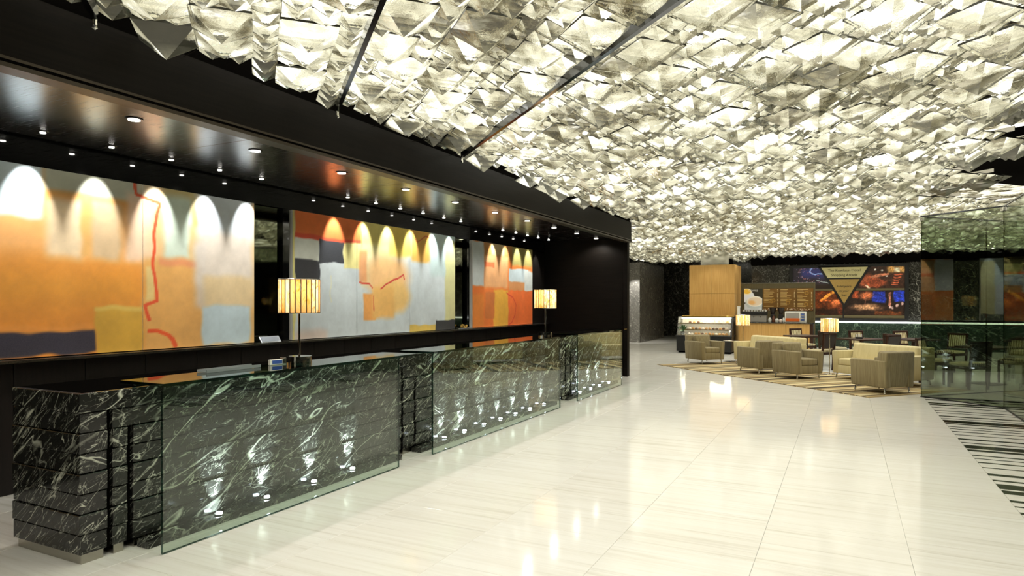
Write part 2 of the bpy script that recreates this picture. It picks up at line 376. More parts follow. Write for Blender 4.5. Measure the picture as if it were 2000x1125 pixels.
def build_shell():
    # wall behind the reception desk
    wl = struct(MB().b(-6.5, -6.23, -4, 14.06, 0, 4.4).build('wall_left', 'black_paint'))
    y = .15
    while y < 13.95:
        y1 = min(y + .583, 13.985)
        MB().b(-6.23, -6.2, y + .003, y1 - .003, .002, 1.10, bev=.002, seg=1).build('wood_panel', 'panel_wood', wl); y += .583
    y = 1.0
    while y < 13.95:
        y1 = min(y + 1.17, 13.985)
        MB().b(-6.23, -6.18, y + .002, y1 - .002, 2.76, 3.06).build('gloss_panel', 'black_glass', wl); y += 1.17
    MB().b(-6.23, -6.02, .15, 13.98, 1.105, 1.128).build('ledge', 'steel', wl)
    for a, b_ in ((5.55, 5.98), (9.98, 10.40)):
        MB().b(-6.23, -6.2, a, b_, 1.13, 2.75).build('mirror_panel', 'mirror', wl)
    for a, b_ in ((5.98, 6.08), (10.4, 10.46)):
        MB().b(-6.23, -6.15, a, b_, 1.13, 2.75).build('recess_post', 'black_glass', wl)
    MB().b(-6.23, -6.2, 13.2, 13.985, 1.13, 2.75).build('wood_panel', 'black_wood', wl)
    we = struct(MB().b(-6.23, -4.29, 13.99, 14.06, 0, 3.034).build('wall_end', 'black_wood'))
    MB().b(-4.29, -4.2, 13.9, 14.06, 0, 2.93, bev=.004, seg=1).build('end_post', 'black_wood', we)
    # lowered black soffit with its fascia
    sf = struct(MB().b(-6.2, -4.15, -4, 14.0, 3.035, 3.07).build('ceiling_soffit', 'black_paint'))
    y = -.6
    while y < 13.95:
        y1 = min(y + 2.33, 13.985); MB().b(-6.12, -4.22, y + .002, y1 - .002, 3.0, 3.03, bev=.002, seg=1).build('soffit_panel', 'lacquer', sf); y += 2.33
    fa = struct(MB().b(-4.24, -4.14, -4, 14.0, 2.96, 3.34).build('wall_fascia', 'black_wood'))
    t1 = struct(MB().b(-4.26, -4.125, -4, 14.02, 2.9, 2.925).build('trim_1', 'bronze')); MB().b(-4.24, -4.135, -4, 14.01, 2.925, 2.96).build('shadow_gap', 'black_paint', t1)
    MB().b(-4.18, -4.13, -4, 14.015, 2.945, 2.962).build('upper_lip', 'bronze', t1)
    # plenum over the canopy
    struct(MB().b(-10, 10, -4, 34, 4.4, 4.5).build('ceiling', 'black_paint'))
    struct(MB().b(-4.22, -4.16, -4, 14.0, 3.341, 4.4).build('wall_plenum', 'black_paint'))
    # far passage, pier, back wall
    struct(MB().b(-10, -7.78, 26.6, 26.9, 0, 4.4).build('wall_far_left', 'black_wood'))
    pr = struct(MB().b(-7.75, -7.37, 26.03, 29.95, 0, 3.25).build('wall_pier', 'dark_marble')); MB().b(-7.77, -7.35, 26.0, 26.03, 0, 3.2).build('end_slab', 'pale_marble', pr)
    MB().b(-7.37, -7.34, 26.1, 29.95, .0, 3.2).build('side_slab', 'pier_marble', pr)
    struct(MB().b(-10, -3, 32, 32.3, 0, 4.4).build('wall_passage', 'dark_marble'))
    wb = struct(MB().b(-3.1, 10, 26.1, 26.4, 0, 4.4).build('wall_back', 'black_paint'))
    for i in range(11):
        x0 = -3.1 + i * 1.2
        MB().b(x0 + .002, x0 + 1.198, 26.07, 26.1, .99, 3.0).build('marble_slab', 'dark_marble', wb); MB().b(x0 + .002, x0 + 1.198, 26.0, 26.1, 0, .9).build('marble_slab', 'green_marble', wb)
    MB().b(-3.1, 10, 25.75, 26.1, .9, .945).build('lit_ledge', 'ledge_light', wb)
    struct(MB().b(-3.1, 10, 25.75, 26.05, 2.98, 3.24).build('trim_2', 'black_paint'))
    struct(MB().b(10, 10.2, -4, 34, 0, 4.4).build('wall_right', 'black_wood'))
    struct(MB().b(-10, -9.9, 14, 34, 0, 4.4).build('wall_far', 'dark_marble'))
    struct(MB().b(-10, 10, -4.2, -4, 0, 4.4).build('wall_behind', 'black_wood'))
    struct(MB().b(2.6, 10, -4, 13.2, 3.12, 3.3).build('ceiling_vestibule', 'black_paint'))
build_shell()

# ------------------------------------------------------------------ the glass crystal canopy
def build_canopy():
    Q0, BW = .634, .507; cell = BW / 3
    can = thing('crystal_canopy', 'backlit canopy of overlapping rippled glass pyramids hung over the whole lobby', 'ceiling canopy')
    def P(s, q): v = D3 * s + D4 * q; return v.x, v.y
    def inside(x, y):
        if y < -2.5 or y > 27.6: return False
        if y > 14.7: return (x > -7.2 if y < 25.6 else -7.2 < x < -3.4) and x < 8 and (y < 25.55 or x < -3.4)
        return x > -3.95
    def mod_in(x, y):      # staircase on the side of the entrance
        if y > 14.7: return True
        return x < 1.35 if y < 13.1 else x < (y - 12.3) * 1.1 + 1.2
    pyr = []; band_rng = {}; blocks = set()
    for k in range(-22, 52):
        for n in range(-40, 100):
            s0 = n * BW; q0 = Q0 + k * BW
            mx, my = P((math.floor(n / 3) * 3 + 1.5) * BW, Q0 + (math.floor(k / 3) * 3 + 1.5) * BW)
            if not mod_in(mx, my): continue
            a, b_ = random.randint(0, 1), random.randint(0, 1)
            dzb = random.uniform(-.012, .012)
            for i in range(3):
                for j in range(3):
                    big = (i, j) == (a, b_)
                    if not big and a <= i <= a + 1 and b_ <= j <= b_ + 1: continue
                    m = 1.0 if big else .5
                    s = s0 + (i + m) * cell; q = q0 + (j + m) * cell
                    x, y = P(s, q)
                    if not inside(x, y): continue
                    if big: pyr.append((x, y, 3.315 + dzb, 2.1 * cell, 0))
                    else: pyr.append((x, y, 3.345 + random.uniform(-.012, .012), 1.04 * cell, 1))
                    band_rng.setdefault(k, []).append(s); blocks.add((k, n))
    def pyramid(sz, dz, rim):
        b_ = MB().bm; h = sz / 2
        bot = [b_.verts.new(p) for p in ((-h, -h, 0), (h, -h, 0), (h, h, 0), (-h, h, 0))]; ap = b_.verts.new((0, 0, -dz))
        top = [b_.verts.new((v.co.x * .985, v.co.y * .985, rim)) for v in bot]
        for i in range(4):
            j = (i + 1) % 4
            b_.faces.new((bot[j], bot[i], ap)); b_.faces.new((bot[i], bot[j], top[j], top[i])).material_index = 1
        b_.normal_update()
        return b_
    pyr.sort(key=lambda p: -seen_size(p[0], p[1], p[2], p[3]))
    meshes = {}
    for kind, (sz, dz, rim) in enumerate(((2.1 * cell, .14, .016), (1.04 * cell, .075, .010))):
        for v, f in enumerate((.85, 1.0, 1.2)):
            me = bpy.data.meshes.new('glass_pyramid'); bm = pyramid(sz, dz * f, rim); bm.to_mesh(me); bm.free(); me.materials.append(M['crystal']); me.materials.append(M['crystal_rim_shade']); meshes[kind, v] = me
    V = []; Fc = []; ca, sa = math.cos(A3), math.sin(A3)
    shared = {k: ([tuple(v.co) for v in me.vertices], [tuple(p.vertices) for p in me.polygons]) for k, me in meshes.items()}
    for n, (x, y, z, sz, kind) in enumerate(pyr):
        v = random.randint(0, 2)
        if n < 300: link('glass_pyramid', meshes[kind, v], can, (x, y, z), A3)
        else:
            vv, ff = shared[kind, v]; o = len(V)
            V += [(x + a * ca - b_ * sa, y + a * sa + b_ * ca, z + c) for a, b_, c in vv]; Fc += [tuple(i + o for i in f) for f in ff]
    me = bpy.data.meshes.new('far_glass_pyramids'); me.from_pydata(V, [], Fc); me.materials.append(M['crystal']); me.materials.append(M['crystal_rim_shade'])
    me.polygons.foreach_set('material_index', np.array([1 if len(f) == 4 else 0 for f in Fc], np.int32))
    link('far_glass_pyramids', me, can)['kind'] = 'stuff'
    # hanging rails between the bands, with their end hooks
    for k, ss in sorted(band_rng.items()):
        ss.sort(); a, b_ = ss[0] - cell, ss[-1] + cell
        q = Q0 + k * BW
        lo = P(a, q); 
        # the rail runs out to the edge over the desk
        e = b_
        while P(e, q)[0] < -3.9 and P(e, q)[1] < 14.7: e -= .05
        major = k in (0, 3, -3)
        wd, hh = (.034, .07) if major else (.008, .05)
        cx, cy_ = P((a + e) / 2, q)
        MB().box((0, 0, 0), (wd, e - a, hh)).build('chrome_rail' if major else 'thin_rail', 'dark_chrome' if major else 'steel', can, loc=(cx, cy_, 3.28 if major else 3.385), rz=A3)
        ex, ey = P(e, q)
        if ey < 13.5 and ey > 1:
            MB().cyl((ex, ey, 3.30), (-4.15, ey + (.15 if major else .1), 3.325), .0035, seg=6).build('stay_rod', 'chrome', can)
            if major: MB().cyl((ex, ey, 3.2), (ex, ey, 3.3), .012, seg=10).ball((ex, ey, 3.2), .018, 1).build('end_hook', 'chrome', can)
    # added glow sheet in place of hidden lamps, and small halogen heads hung between the pyramids
    V = []; Fc = []
    for k, n in sorted(blocks):
        o = len(V); V += [(*P((n + a) * BW, Q0 + (k + b_) * BW), 3.64) for a, b_ in ((0, 0), (0, 1), (1, 1), (1, 0))]; Fc.append((o, o + 1, o + 2, o + 3))
    me = bpy.data.meshes.new('added_glow_sheet'); me.from_pydata(V, [], Fc); me.materials.append(M['mottled_glow']); link('added_glow_sheet', me, can)
    hd = MB().cyl((0, 0, 0), (0, 0, .03), .016, seg=10).mesh('halogen_head', 'dark_chrome'); ln = MB().cyl((0, 0, -.004), (0, 0, 0), .014, seg=10).mesh('halogen_lens', 'lens')
    for i in range(-9, 20):
        for j in range(-10, 32):
            x, y = P((3 * j + 1) * BW, Q0 + (3 * i + 1) * BW)
            if (-3.4 < x or (y > 15.4 and x > -6.8)) and x < 7 and inside(x, y) and mod_in(x, y) and -2 < y < 25:
                o = link('halogen_head', hd, can, (x, y, 3.315)); link('halogen_lens', ln, o)
                spot('halogen_lamp', (0, 0, -.012), (0, 0, -1), LAMP['halogen'], 125, .5, (1, .97, .9), o, .015)
build_canopy()

# ------------------------------------------------------------------ reception desk
def build_desk():
    dk = thing('reception_desk', 'long black marble reception desk with white veins and green glass fronts', 'desk')
    XF, XB = -4.15, -4.9; Y0, YE = 2.41, 13.35
    H = (1.05 - .06) / 8
    slots = [(2.576, 2.61), (2.706, 2.744), (5.66, 5.70), (5.89, 5.93), (10.19, 10.24), (10.42, 10.47)]
    for c in range(8):
        z0 = .06 + c * H; z1 = z0 + H - .006
        off = .007 if c % 2 else 0
        act = [s for i, s in enumerate(slots) if not (c == 7 or (c == 6 and i % 2))]
        cur = Y0
        ends = [s for s in act] + [(YE, YE)]
        for a, b_ in ends:
            MB().b(XB + .02, XF + off, cur - (off if cur == Y0 else 0), a, z0, z1, bev=.003, seg=1).build('marble_slab', 'black_marble', dk); cur = b_
    MB().b(XB + .03, XF - .03, Y0 + .03, YE - .02, .05, 1.045).build('core', 'black_paint', dk)
    for a, b_ in zip([Y0] + [s[1] for s in slots], [s[0] for s in slots] + [YE]):
        MB().b(XB + .05, XF - .015, a + .015, b_ - .015, 0, .06).build('steel_plinth', 'steel', dk)
    glasses = [(2.75, 5.24), (5.83, 9.31), (10.04, 12.43)]
    XG = -3.86
    lens = MB().cyl((0, 0, 0), (0, 0, .012), .022, seg=14).mesh('lens', 'lens_cool')
    can_me = MB().cyl((0, 0, -.045), (0, 0, .004), .03, .034, seg=14).mesh('uplight_can', 'chrome')
    ups = [[3.36, 3.81, 4.33, 4.83], [6.41, 6.86, 7.34, 7.79, 8.24, 8.72, 9.21], [10.75, 11.29, 11.77, 12.31]]
    for (a, b_), ul in zip(glasses, ups):
        m = MB()
        m.prism([(XG, a, .006), (XG, b_, .006), (XG, b_, 1.062), (XG, a, 1.062)], (-.019, 0, 0), mi=1)
        m.build('front_glass', ['desk_glass', 'desk_edge'], dk)
        m = MB(); m.prism([(XG + .005, a, 1.085), (XG + .005, b_ + .3, 1.085), (-4.29, b_ + .3, 1.085), (-4.29, a, 1.085)], (0, 0, -.02), mi=1)
        m.build('glass_shelf', ['top_glass', 'desk_edge'], dk)
        for y in (a + .05, (a + b_) / 2, b_ + .22):
            MB().cyl((-4.22, y, 1.046), (-4.22, y, 1.066), .014, seg=12).build('standoff', 'chrome', dk)
        lg = MB().b(XF + .002, -4.03, a + .02, b_ + .28, 0, .05, bev=.003, seg=1).build('light_ledge', 'black_marble', dk)
        for y in ul:
            o = link('uplight', can_me, dk, (-4.09, y, .055)); link('lens', lens, o, (0, 0, .0))
            spot('uplight_lamp', (-4.09, y, .075), (-4.145, y, .36), LAMP['uplight'], 48, .8, (.82, .90, 1.0), dk, .012)
build_desk()

# ------------------------------------------------------------------ paintings (colours only; the scallops come from the spotlights)
Fp, Hp = 1292, 591
XP = -6.12
def wy(px):       # picture column -> metres along the wall
    k = (px - 1000) / Fp; dx = VW.x + k * RT.x; return XP / dx * (VW.y + k * RT.y)
def wz(px, py):
    k = (px - 1000) / Fp; return 1.6 + XP / (VW.x + k * RT.x) * (Hp - py) / Fp
def pt(px, py): return wy(px), wz(px, py)
def painting(name, label, ya, yb_, base, paint, seams, seed):
    t = thing(name, label, 'painting')
    z0, z1 = 1.138, 2.752
    MB().b(-6.19, XP - .006, ya, yb_, z0, z1).build('stretcher', 'white', t)
    edges = [ya] + seams + [yb_]
    for a, b_ in zip(edges, edges[1:]):
        a2 = a + (.002 if a != ya else 0); b2 = b_ - (.002 if b_ != yb_ else 0)
        nx = max(20, int((b2 - a2) * 78)); c = Canvas(a2, b2, z0, z1, nx, 125, base, .018, seed)
        def R(p0, q0, p1, q1, col, soft=.025, al=1, mott=0):
            za = wz((p0 + p1) / 2, q0); zb = wz((p0 + p1) / 2, q1); c.rect(wy(p0), wy(p1), za, zb, col, soft, al, mott)
        def L(pts, wd, col, al=1): c.line([pt(*q) for q in pts], wd, col, al)
        def D(p, q, rx, ry, col, soft=.3, al=1): c.disc(wy(p), wz(p, q), rx, ry, col, soft, al)
        paint(c, R, L, D); c.mottle(.06, 3, seed + 3); c.mottle(.03, 22, seed + 7)
        c.build('canvas', 'canvas_print', lambda x, y: (XP, x, y), t)
    return t
def paint1(c, R, L, D):
    R(-200, 300, 400, 720, (232, 146, 48), .05)
    R(-200, 380, 300, 500, (238, 178, 112), .14, .8); R(-50, 520, 280, 600, (226, 152, 44), .2, .8)
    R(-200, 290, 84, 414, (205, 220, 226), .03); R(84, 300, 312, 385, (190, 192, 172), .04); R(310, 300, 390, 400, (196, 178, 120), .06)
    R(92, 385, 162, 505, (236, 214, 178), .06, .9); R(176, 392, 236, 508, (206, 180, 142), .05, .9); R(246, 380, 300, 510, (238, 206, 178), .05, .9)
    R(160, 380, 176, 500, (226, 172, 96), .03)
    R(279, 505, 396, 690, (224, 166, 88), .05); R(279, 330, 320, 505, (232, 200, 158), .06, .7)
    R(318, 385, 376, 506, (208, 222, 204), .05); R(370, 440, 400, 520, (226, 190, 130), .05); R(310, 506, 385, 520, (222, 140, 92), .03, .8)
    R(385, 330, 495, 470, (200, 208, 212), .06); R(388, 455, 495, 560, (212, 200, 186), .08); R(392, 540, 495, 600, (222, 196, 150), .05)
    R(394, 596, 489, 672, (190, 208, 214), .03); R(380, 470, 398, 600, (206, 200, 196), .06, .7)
    R(-200, 652, 185, 700, (44, 38, 58), .014); R(186, 600, 279, 700, (216, 166, 54), .02); R(183, 597, 282, 606, (228, 196, 98), .015, .8); R(-200, 640, 183, 652, (236, 152, 60), .02)
    R(284, 520, 300, 585, (224, 200, 130), .02, .8)
    L([(265, 358), (267, 380), (285, 388), (312, 398), (306, 420), (301, 470), (298, 525), (303, 560), (307, 587), (285, 594), (290, 622)], .018, (222, 78, 30))
    L([(291, 645), (312, 646), (328, 652), (338, 662), (344, 676)], .022, (226, 82, 26))
def paint2(c, R, L, D):
    R(560, 400, 900, 680, (196, 206, 208), .02)
    R(566, 400, 577, 680, (214, 206, 130), .012); R(577, 404, 708, 476, (226, 112, 44), .02); R(577, 464, 708, 478, (206, 52, 30), .014, .7)
    R(577, 468, 624, 507, (208, 212, 200), .01); R(624, 470, 671, 514, (38, 42, 52), .006); R(577, 506, 624, 552, (36, 38, 48), .006)
    R(671, 476, 706, 526, (228, 218, 142), .015); R(706, 420, 795, 500, (220, 206, 116), .05); R(706, 480, 760, 560, (220, 214, 160), .06, .8)
    R(760, 430, 803, 500, (228, 200, 90), .04); R(803, 440, 842, 512, (226, 172, 76), .04); R(840, 450, 900, 540, (186, 206, 204), .06)
    D(758, 540, .52, .34, (234, 186, 124), .35); D(768, 580, .42, .26, (232, 190, 112), .3); R(702, 490, 716, 552, (226, 140, 80), .03, .7)
    R(710, 574, 734, 626, (230, 160, 80), .02); R(728, 560, 770, 622, (230, 178, 96), .05)
    L([(703, 552), (720, 555), (728, 562)], .014, (204, 62, 40)); L([(744, 562), (765, 550), (780, 541), (788, 536), (790, 545)], .014, (198, 48, 40)); L([(730, 580), (731, 605)], .012, (206, 80, 50))
    L([(806, 463), (815, 475), (832, 462), (840, 466)], .012, (190, 74, 46), .8)
    R(577, 645, 640, 680, (206, 170, 150), .06, .55); R(870, 470, 892, 640, (208, 200, 120), .03, .7)
    R(800, 634, 866, 660, (216, 184, 86), .012); R(851, 624, 892, 652, (34, 36, 42), .01)
    L([(645, 540), (646, 575), (648, 590)], .012, (216, 214, 180), .7)
def paint3(c, R, L, D):
    R(915, 460, 1045, 660, (228, 116, 36), .02)
    R(918, 470, 946, 558, (196, 204, 204), .02); R(946, 466, 1040, 510, (176, 122, 56), .05); R(960, 466, 985, 500, (206, 196, 150), .03, .7); R(1000, 470, 1040, 520, (150, 140, 74), .04)
    R(946, 500, 992, 562, (220, 160, 104), .04); R(946, 512, 966, 522, (222, 88, 36), .012, .7); R(994, 526, 1032, 562, (186, 200, 202), .012); R(994, 550, 1026, 568, (196, 132, 76), .02); R(1024, 530, 1042, 570, (200, 206, 200), .03)
    R(964, 566, 993, 645, (226, 166, 50), .02); R(948, 570, 966, 622, (204, 112, 44), .02); R(993, 568, 1045, 660, (228, 104, 34), .02); R(920, 575, 945, 640, (226, 130, 44), .05)
    L([(990, 571), (1001, 580), (1008, 596), (1006, 614), (1000, 628), (993, 634)], .014, (204, 58, 24))
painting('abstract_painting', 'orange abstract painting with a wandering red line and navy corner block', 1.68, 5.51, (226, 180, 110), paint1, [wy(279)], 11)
painting('abstract_painting', 'pale blue abstract painting with black and white checker squares', 6.11, 9.94, (200, 208, 210), paint2, [wy(697), wy(800)], 23)
painting('abstract_painting', 'smallest orange abstract painting with a red arc near the end wall', 10.55, 13.16, (226, 120, 44), paint3, [], 37)

# ------------------------------------------------------------------ spotlights in the soffit
def build_downlights():
    ring = MB().lathe((0, 0, 0), [(.034, -.004), (.046, -.004), (.046, .002), (.034, .002)], 18).mesh('trim_ring', 'steel', True)
    ln = MB().cyl((0, 0, -.006), (0, 0, .0), .02, seg=16).mesh('lens', 'lens')
    ring2 = MB().lathe((0, 0, 0), [(.05, -.005), (.064, -.005), (.064, .002), (.05, .002)], 18).mesh('trim_ring', 'dark_chrome', True)
    ln2 = MB().cyl((0, 0, -.007), (0, 0, .0), .044, seg=16).mesh('lens', 'lens_soft')
    ws = [3.12, 3.69, 4.28, 4.84, 5.40, 6.85, 7.44, 8.01, 8.6, 9.2, 9.74, 11.30, 11.86, 12.40, 12.94, 13.5]
    nm = ['first', 'second', 'third', 'fourth', 'fifth', 'sixth']
    for i, y in enumerate([1.95, 2.54] + ws):
        j = i - 2
        if j < 0: lab = 'small wall washing spotlight near the left end of the soffit'
        elif j < 5: lab = '%s starry wall washing spotlight above the orange painting with navy block' % nm[j]
        elif j < 11: lab = '%s starry wall washing spotlight above the checkered pale blue painting' % nm[j - 5]
        else: lab = '%s starry wall washing spotlight above the smallest orange painting' % nm[j - 11]
        if j < 0: continue
        t = thing('wall_spotlight', lab, 'spotlight', (-5.88, y, 2.998), group='wall washing spotlights in the soffit')
        link('trim_ring', ring, t); link('lens', ln, t, (0, 0, -.002))
        spot('wash_lamp', (0, 0, -.02), (-.42, 0, -1.0), LAMP['wash'], 46, .65, (.98, .98, .96), t, .015)
    for i in range(10):
        y = 3.21 + 1.165 * i
        lab = 'round recessed downlight in the outer row of the soffit, number %s from the left' % ['one', 'two', 'three', 'four', 'five', 'six', 'seven', 'eight', 'nine', 'ten'][i]
        t = thing('recessed_downlight', lab, 'downlight', (-4.84, y, 2.998), group='outer row of recessed downlights')
        link('trim_ring', ring2, t); link('lens', ln2, t, (0, 0, -.002))
        spot('down_lamp', (0, 0, -.03), (0, 0, -1), LAMP['down'], 150, .5, (1, .95, .86), t, .03)
build_downlights()
spot('pier_added_spot', (-7.4, 25.3, 3.1), (-7.56, 26.0, 1.4), 160, 60, .6, (1, .97, .9))  # added spot without a fitting, makes the pier front bright

# ------------------------------------------------------------------ lamps with agate shades
def agate_lamp(name, label, loc, zs0, zs1, r, base_r, base_h, group, power):
    t = thing(name, label, 'lamp', loc, random.random() * 3, group)
    MB().cyl((0, 0, 0), (0, 0, base_h), base_r, seg=36).build('base', 'chrome', t, True)
    MB().cyl((0, 0, base_h), (0, 0, zs1 - .03), .009, seg=12).build('pole', 'chrome', t, True)
    sh = MB()
    for z in (zs0, zs1):
        n = 40
        for i in range(n):
            a, b_ = 6.28318 * i / n, 6.28318 * (i + 1) / n
            sh.cyl((r * math.cos(a), r * math.sin(a), z), (r * math.cos(b_), r * math.sin(b_), z), .005, seg=5)
    for i in range(3):
        a = 2.094 * i; sh.cyl((0, 0, zs1 - .04), (r * math.cos(a), r * math.sin(a), zs1), .003, seg=5)
    so = sh.build('shade', 'steel', t)
    n = 24; wd = 2 * math.pi * r / n * .84
    bar = MB().box((0, 0, 0), (.008, 2 * math.pi * r / n * .15, zs1 - zs0 - .004)).mesh('mullion', 'black_plastic')
    for i in range(n): a = 2 * math.pi * i / n; link('mullion', bar, so, (r * math.cos(a), r * math.sin(a), (zs0 + zs1) / 2), a)
    strip = MB().box((0, 0, 0), (.005, wd, zs1 - zs0 - .006), bev=.001, seg=1).mesh('agate_slice', 'agate')
    for i in range(n):
        a = 2 * math.pi * (i + .5) / n; link('agate_slice', strip, so, (r * math.cos(a), r * math.sin(a), (zs0 + zs1) / 2), a)
    MB().ball((0, 0, (zs0 + zs1) / 2), .035, 2).build('bulb', 'bulb', t, True)
    point('lamp_glow', (0, 0, (zs0 + zs1) / 2 + .0), power, (1, .94, .80), .05, t).location.z += .06
agate_lamp('table_lamp', 'larger table lamp with agate strip drum shade on the desk near the checkered painting', (-4.24, 4.31, 1.086), .425, .715, .172, .105, .05, 'agate lamps on the reception desk', LAMP['shade'])
agate_lamp('table_lamp', 'agate strip table lamp on the far stretch of the desk against the black end wall', (-4.22, 9.56, 1.086), .425, .715, .172, .105, .05, 'agate lamps on the reception desk', LAMP['shade'])
agate_lamp('floor_lamp', 'thin chrome floor lamp with glowing agate shade before the pastry case and coffee counter', (-2.5, 19.1, .002), .97, 1.26, .18, .13, .02, 'agate floor lamps in the lounge', LAMP['shade'])
agate_lamp('floor_lamp', 'thin chrome floor lamp with glowing agate shade behind the armchair by the dining tables', (-.30, 16.25, .002), .95, 1.245, .18, .13, .02, 'agate floor lamps in the lounge', LAMP['shade'])

# ------------------------------------------------------------------ small things on the desk
def build_desk_items():
    t = thing('card_holder', 'little blue and white card holder beside the nearer desk lamp', 'card holder', (-4.2, 4.02, 1.086), math.radians(80))
    MB().box((0, 0, .022), (.15, .03, .044), bev=.004).build('stand', 'white', t); MB().box((-.01, -.017, .024), (.09, .004, .028)).build('blue_card', 'blue', t); MB().box((.055, .0, .03), (.03, .05, .05), bev=.003).build('clip', 'steel', t)
    t = thing('acrylic_tray', 'low clear tray lying on the nearest glass shelf of the desk', 'tray', (-4.2, 3.55, 1.086))
    MB().box((0, 0, .006), (.1, .5, .012)).build('plate', 'case_glass', t)
    for x in (-.05, .05): MB().box((x, 0, .012), (.006, .5, .022)).build('rail', 'silver', t)
    t = thing('silver_panel', 'silver framed grey tilted panel on the ledge in front of the nearer mirror strip', 'panel', (-6.09, 5.72, 1.13))
    MB().box((0, 0, .035), (.012, .3, .085), ry=math.radians(-35), bev=.004).build('frame', 'silver', t); MB().box((.008, 0, .037), (.006, .26, .06), ry=math.radians(-35)).build('face', 'steel_blue', t)
    t = thing('gold_ornament', 'small pile of gold ornaments on the ledge before the farther mirror strip', 'ornament', (-6.08, 10.18, 1.13))
    MB().box((0, 0, .01), (.06, .28, .02), bev=.004).build('tray', 'silver', t)
    for i in range(7): MB().ball((random.uniform(-.015, .015), -.1 + .033 * i, .045 + .025 * math.sin(i * 1.1)), .026, 2, (1, 1, .8)).build('gold_piece', 'gold', t, True)
build_desk_items()

# ------------------------------------------------------------------ lounge: rug, armchairs, sofas
def build_rug():
    c0 = Vector((.35, 12.6)); L, Wd = 6.3, 2.6       # front corner; runs along D3 and D4
    rug = thing('lounge_rug', 'tan and brown striped rug under the lounge armchairs and sofas', 'rug', (c0.x, c0.y, 0), A3)
    # local x along D4, local y along D3
    MB().b(0, Wd, 0, L, .001, .006).build('backing', 'rug_tan', rug)
    y = .03; k = 0; R = random.Random(3)
    while y < L - .1:
        wd = R.choice((.05, .08, .12, .16)); m = ('rug_tan', 'rug_dark', 'rug_cream', 'rug_tan', 'rug_black', 'rug_cream', 'rug_dark')[k % 7]
        MB().b(.03, Wd - .03, y, min(L - .03, y + wd), .004, .011).build('woven_stripe', m, rug); y += wd; k += 1
    d = MB().b(0, .015, 0, .08, .004, .0115).mesh('edge_stitch', 'rug_black')
    for i in range(52): link('edge_stitch', d, rug, (.006, .05 + .12 * i, 0))
build_rug()
def seat(name, label, W, cat, center, rz, mat, group):
    t = thing(name, label, cat, (center.x, center.y, .012), rz, group); D = .72; aw = .13
    for sx in (-1, 1):      # arms flare a little outwards at the top
        m = MB(); x = sx * (W / 2 - aw / 2); m.box((x, 0, .345), (aw, D, .47), bev=.022, seg=3)
        for v in m.bm.verts: v.co.x += sx * (v.co.z - .345) * .06
        m.build('arm', mat, t, True)
    m = MB(); m.box((0, D / 2 - .085, .42), (W - .02, .17, .62), bev=.03, seg=3)
    for v in m.bm.verts: v.co.y += (v.co.z - .42) * .10
    m.build('backrest', mat, t, True)
    m = MB(); m.box((0, .12, .52), (W - 2 * aw - .02, .16, .42), rx=math.radians(-12), bev=.045, seg=3); m.build('back_cushion', mat, t, True)
    m = MB(); m.box((0, -.04, .20), (W - 2 * aw - .005, D - .1, .17), bev=.015); m.build('base', mat, t, True)
    n = 1 if W < 1 else 2
    for i in range(n):
        ww = (W - 2 * aw - .01) / n
        MB().box(((i - (n - 1) / 2) * ww, -.07, .355), (ww - .008, D - .16, .14), bev=.03, seg=3).build('seat_cushion', mat, t, True)
    for sx in (-1, 1):
        for sy in (-1, 1):
            MB().cyl((sx * (W / 2 - .07), sy * (D / 2 - .07), .115), (sx * (W / 2 - .055), sy * (D / 2 - .055), .02), .014, seg=10).ball((sx * (W / 2 - .055), sy * (D / 2 - .055), .02), .02, 1).build('leg', 'chrome', t, True)
    return t
def at_corner(P, W, D=.72): return Vector(P) + D4 * W / 2 + D3 * D / 2
G = 'taupe velvet armchairs on the striped rug'
seat('armchair', 'taupe armchair farthest left, in front of the pastry case', .72, 'armchair', at_corner((-3.27, 17.3), .72), A3, 'taupe_velvet', G)
seat('armchair', 'taupe armchair with its back turned, second from the left on the rug', .70, 'armchair', at_corner((-1.70, 15.52), .70), A3 + math.pi, 'taupe_velvet', G)
seat('armchair', 'taupe armchair with its seat showing, in the middle of the rug', .70, 'armchair', at_corner((-.87, 14.70), .70), A3, 'taupe_velvet', G)
seat('armchair', 'nearest taupe armchair, back turned, beside the glass entrance panes', .70, 'armchair', at_corner((.62, 13.02), .70), A3 + math.pi, 'taupe_velvet', G)
def sofa_center(P, L, D=.72): return Vector(P) - D3 * L / 2 + D4 * D / 2
seat('sofa', 'cream two-seat sofa behind the armchairs, in front of the oak counter', 1.75, 'sofa', sofa_center((-2.6, 18.05), 1.75), A3 - math.pi / 2, 'cream_fabric', 'cream sofas in the lounge')
seat('sofa', 'cream two-seat sofa beside the nearest armchair, before the dining chairs', 1.75, 'sofa', sofa_center((-.24, 15.55), 1.75), A3 - math.pi / 2, 'cream_fabric', 'cream sofas in the lounge')
t = thing('side_table', 'slim chrome side table between the left armchair and the cream sofa', 'side table', (-2.72, 18.5, .012), A3)
MB().box((0, 0, .56), (.3, .3, .012), bev=.003).build('top', 'steel', t); MB().cyl((.13, 0, .01), (.13, 0, .56), .011, seg=10).build('post', 'chrome', t, True); MB().box((0, 0, .007), (.3, .26, .012), bev=.003).build('foot', 'chrome', t)

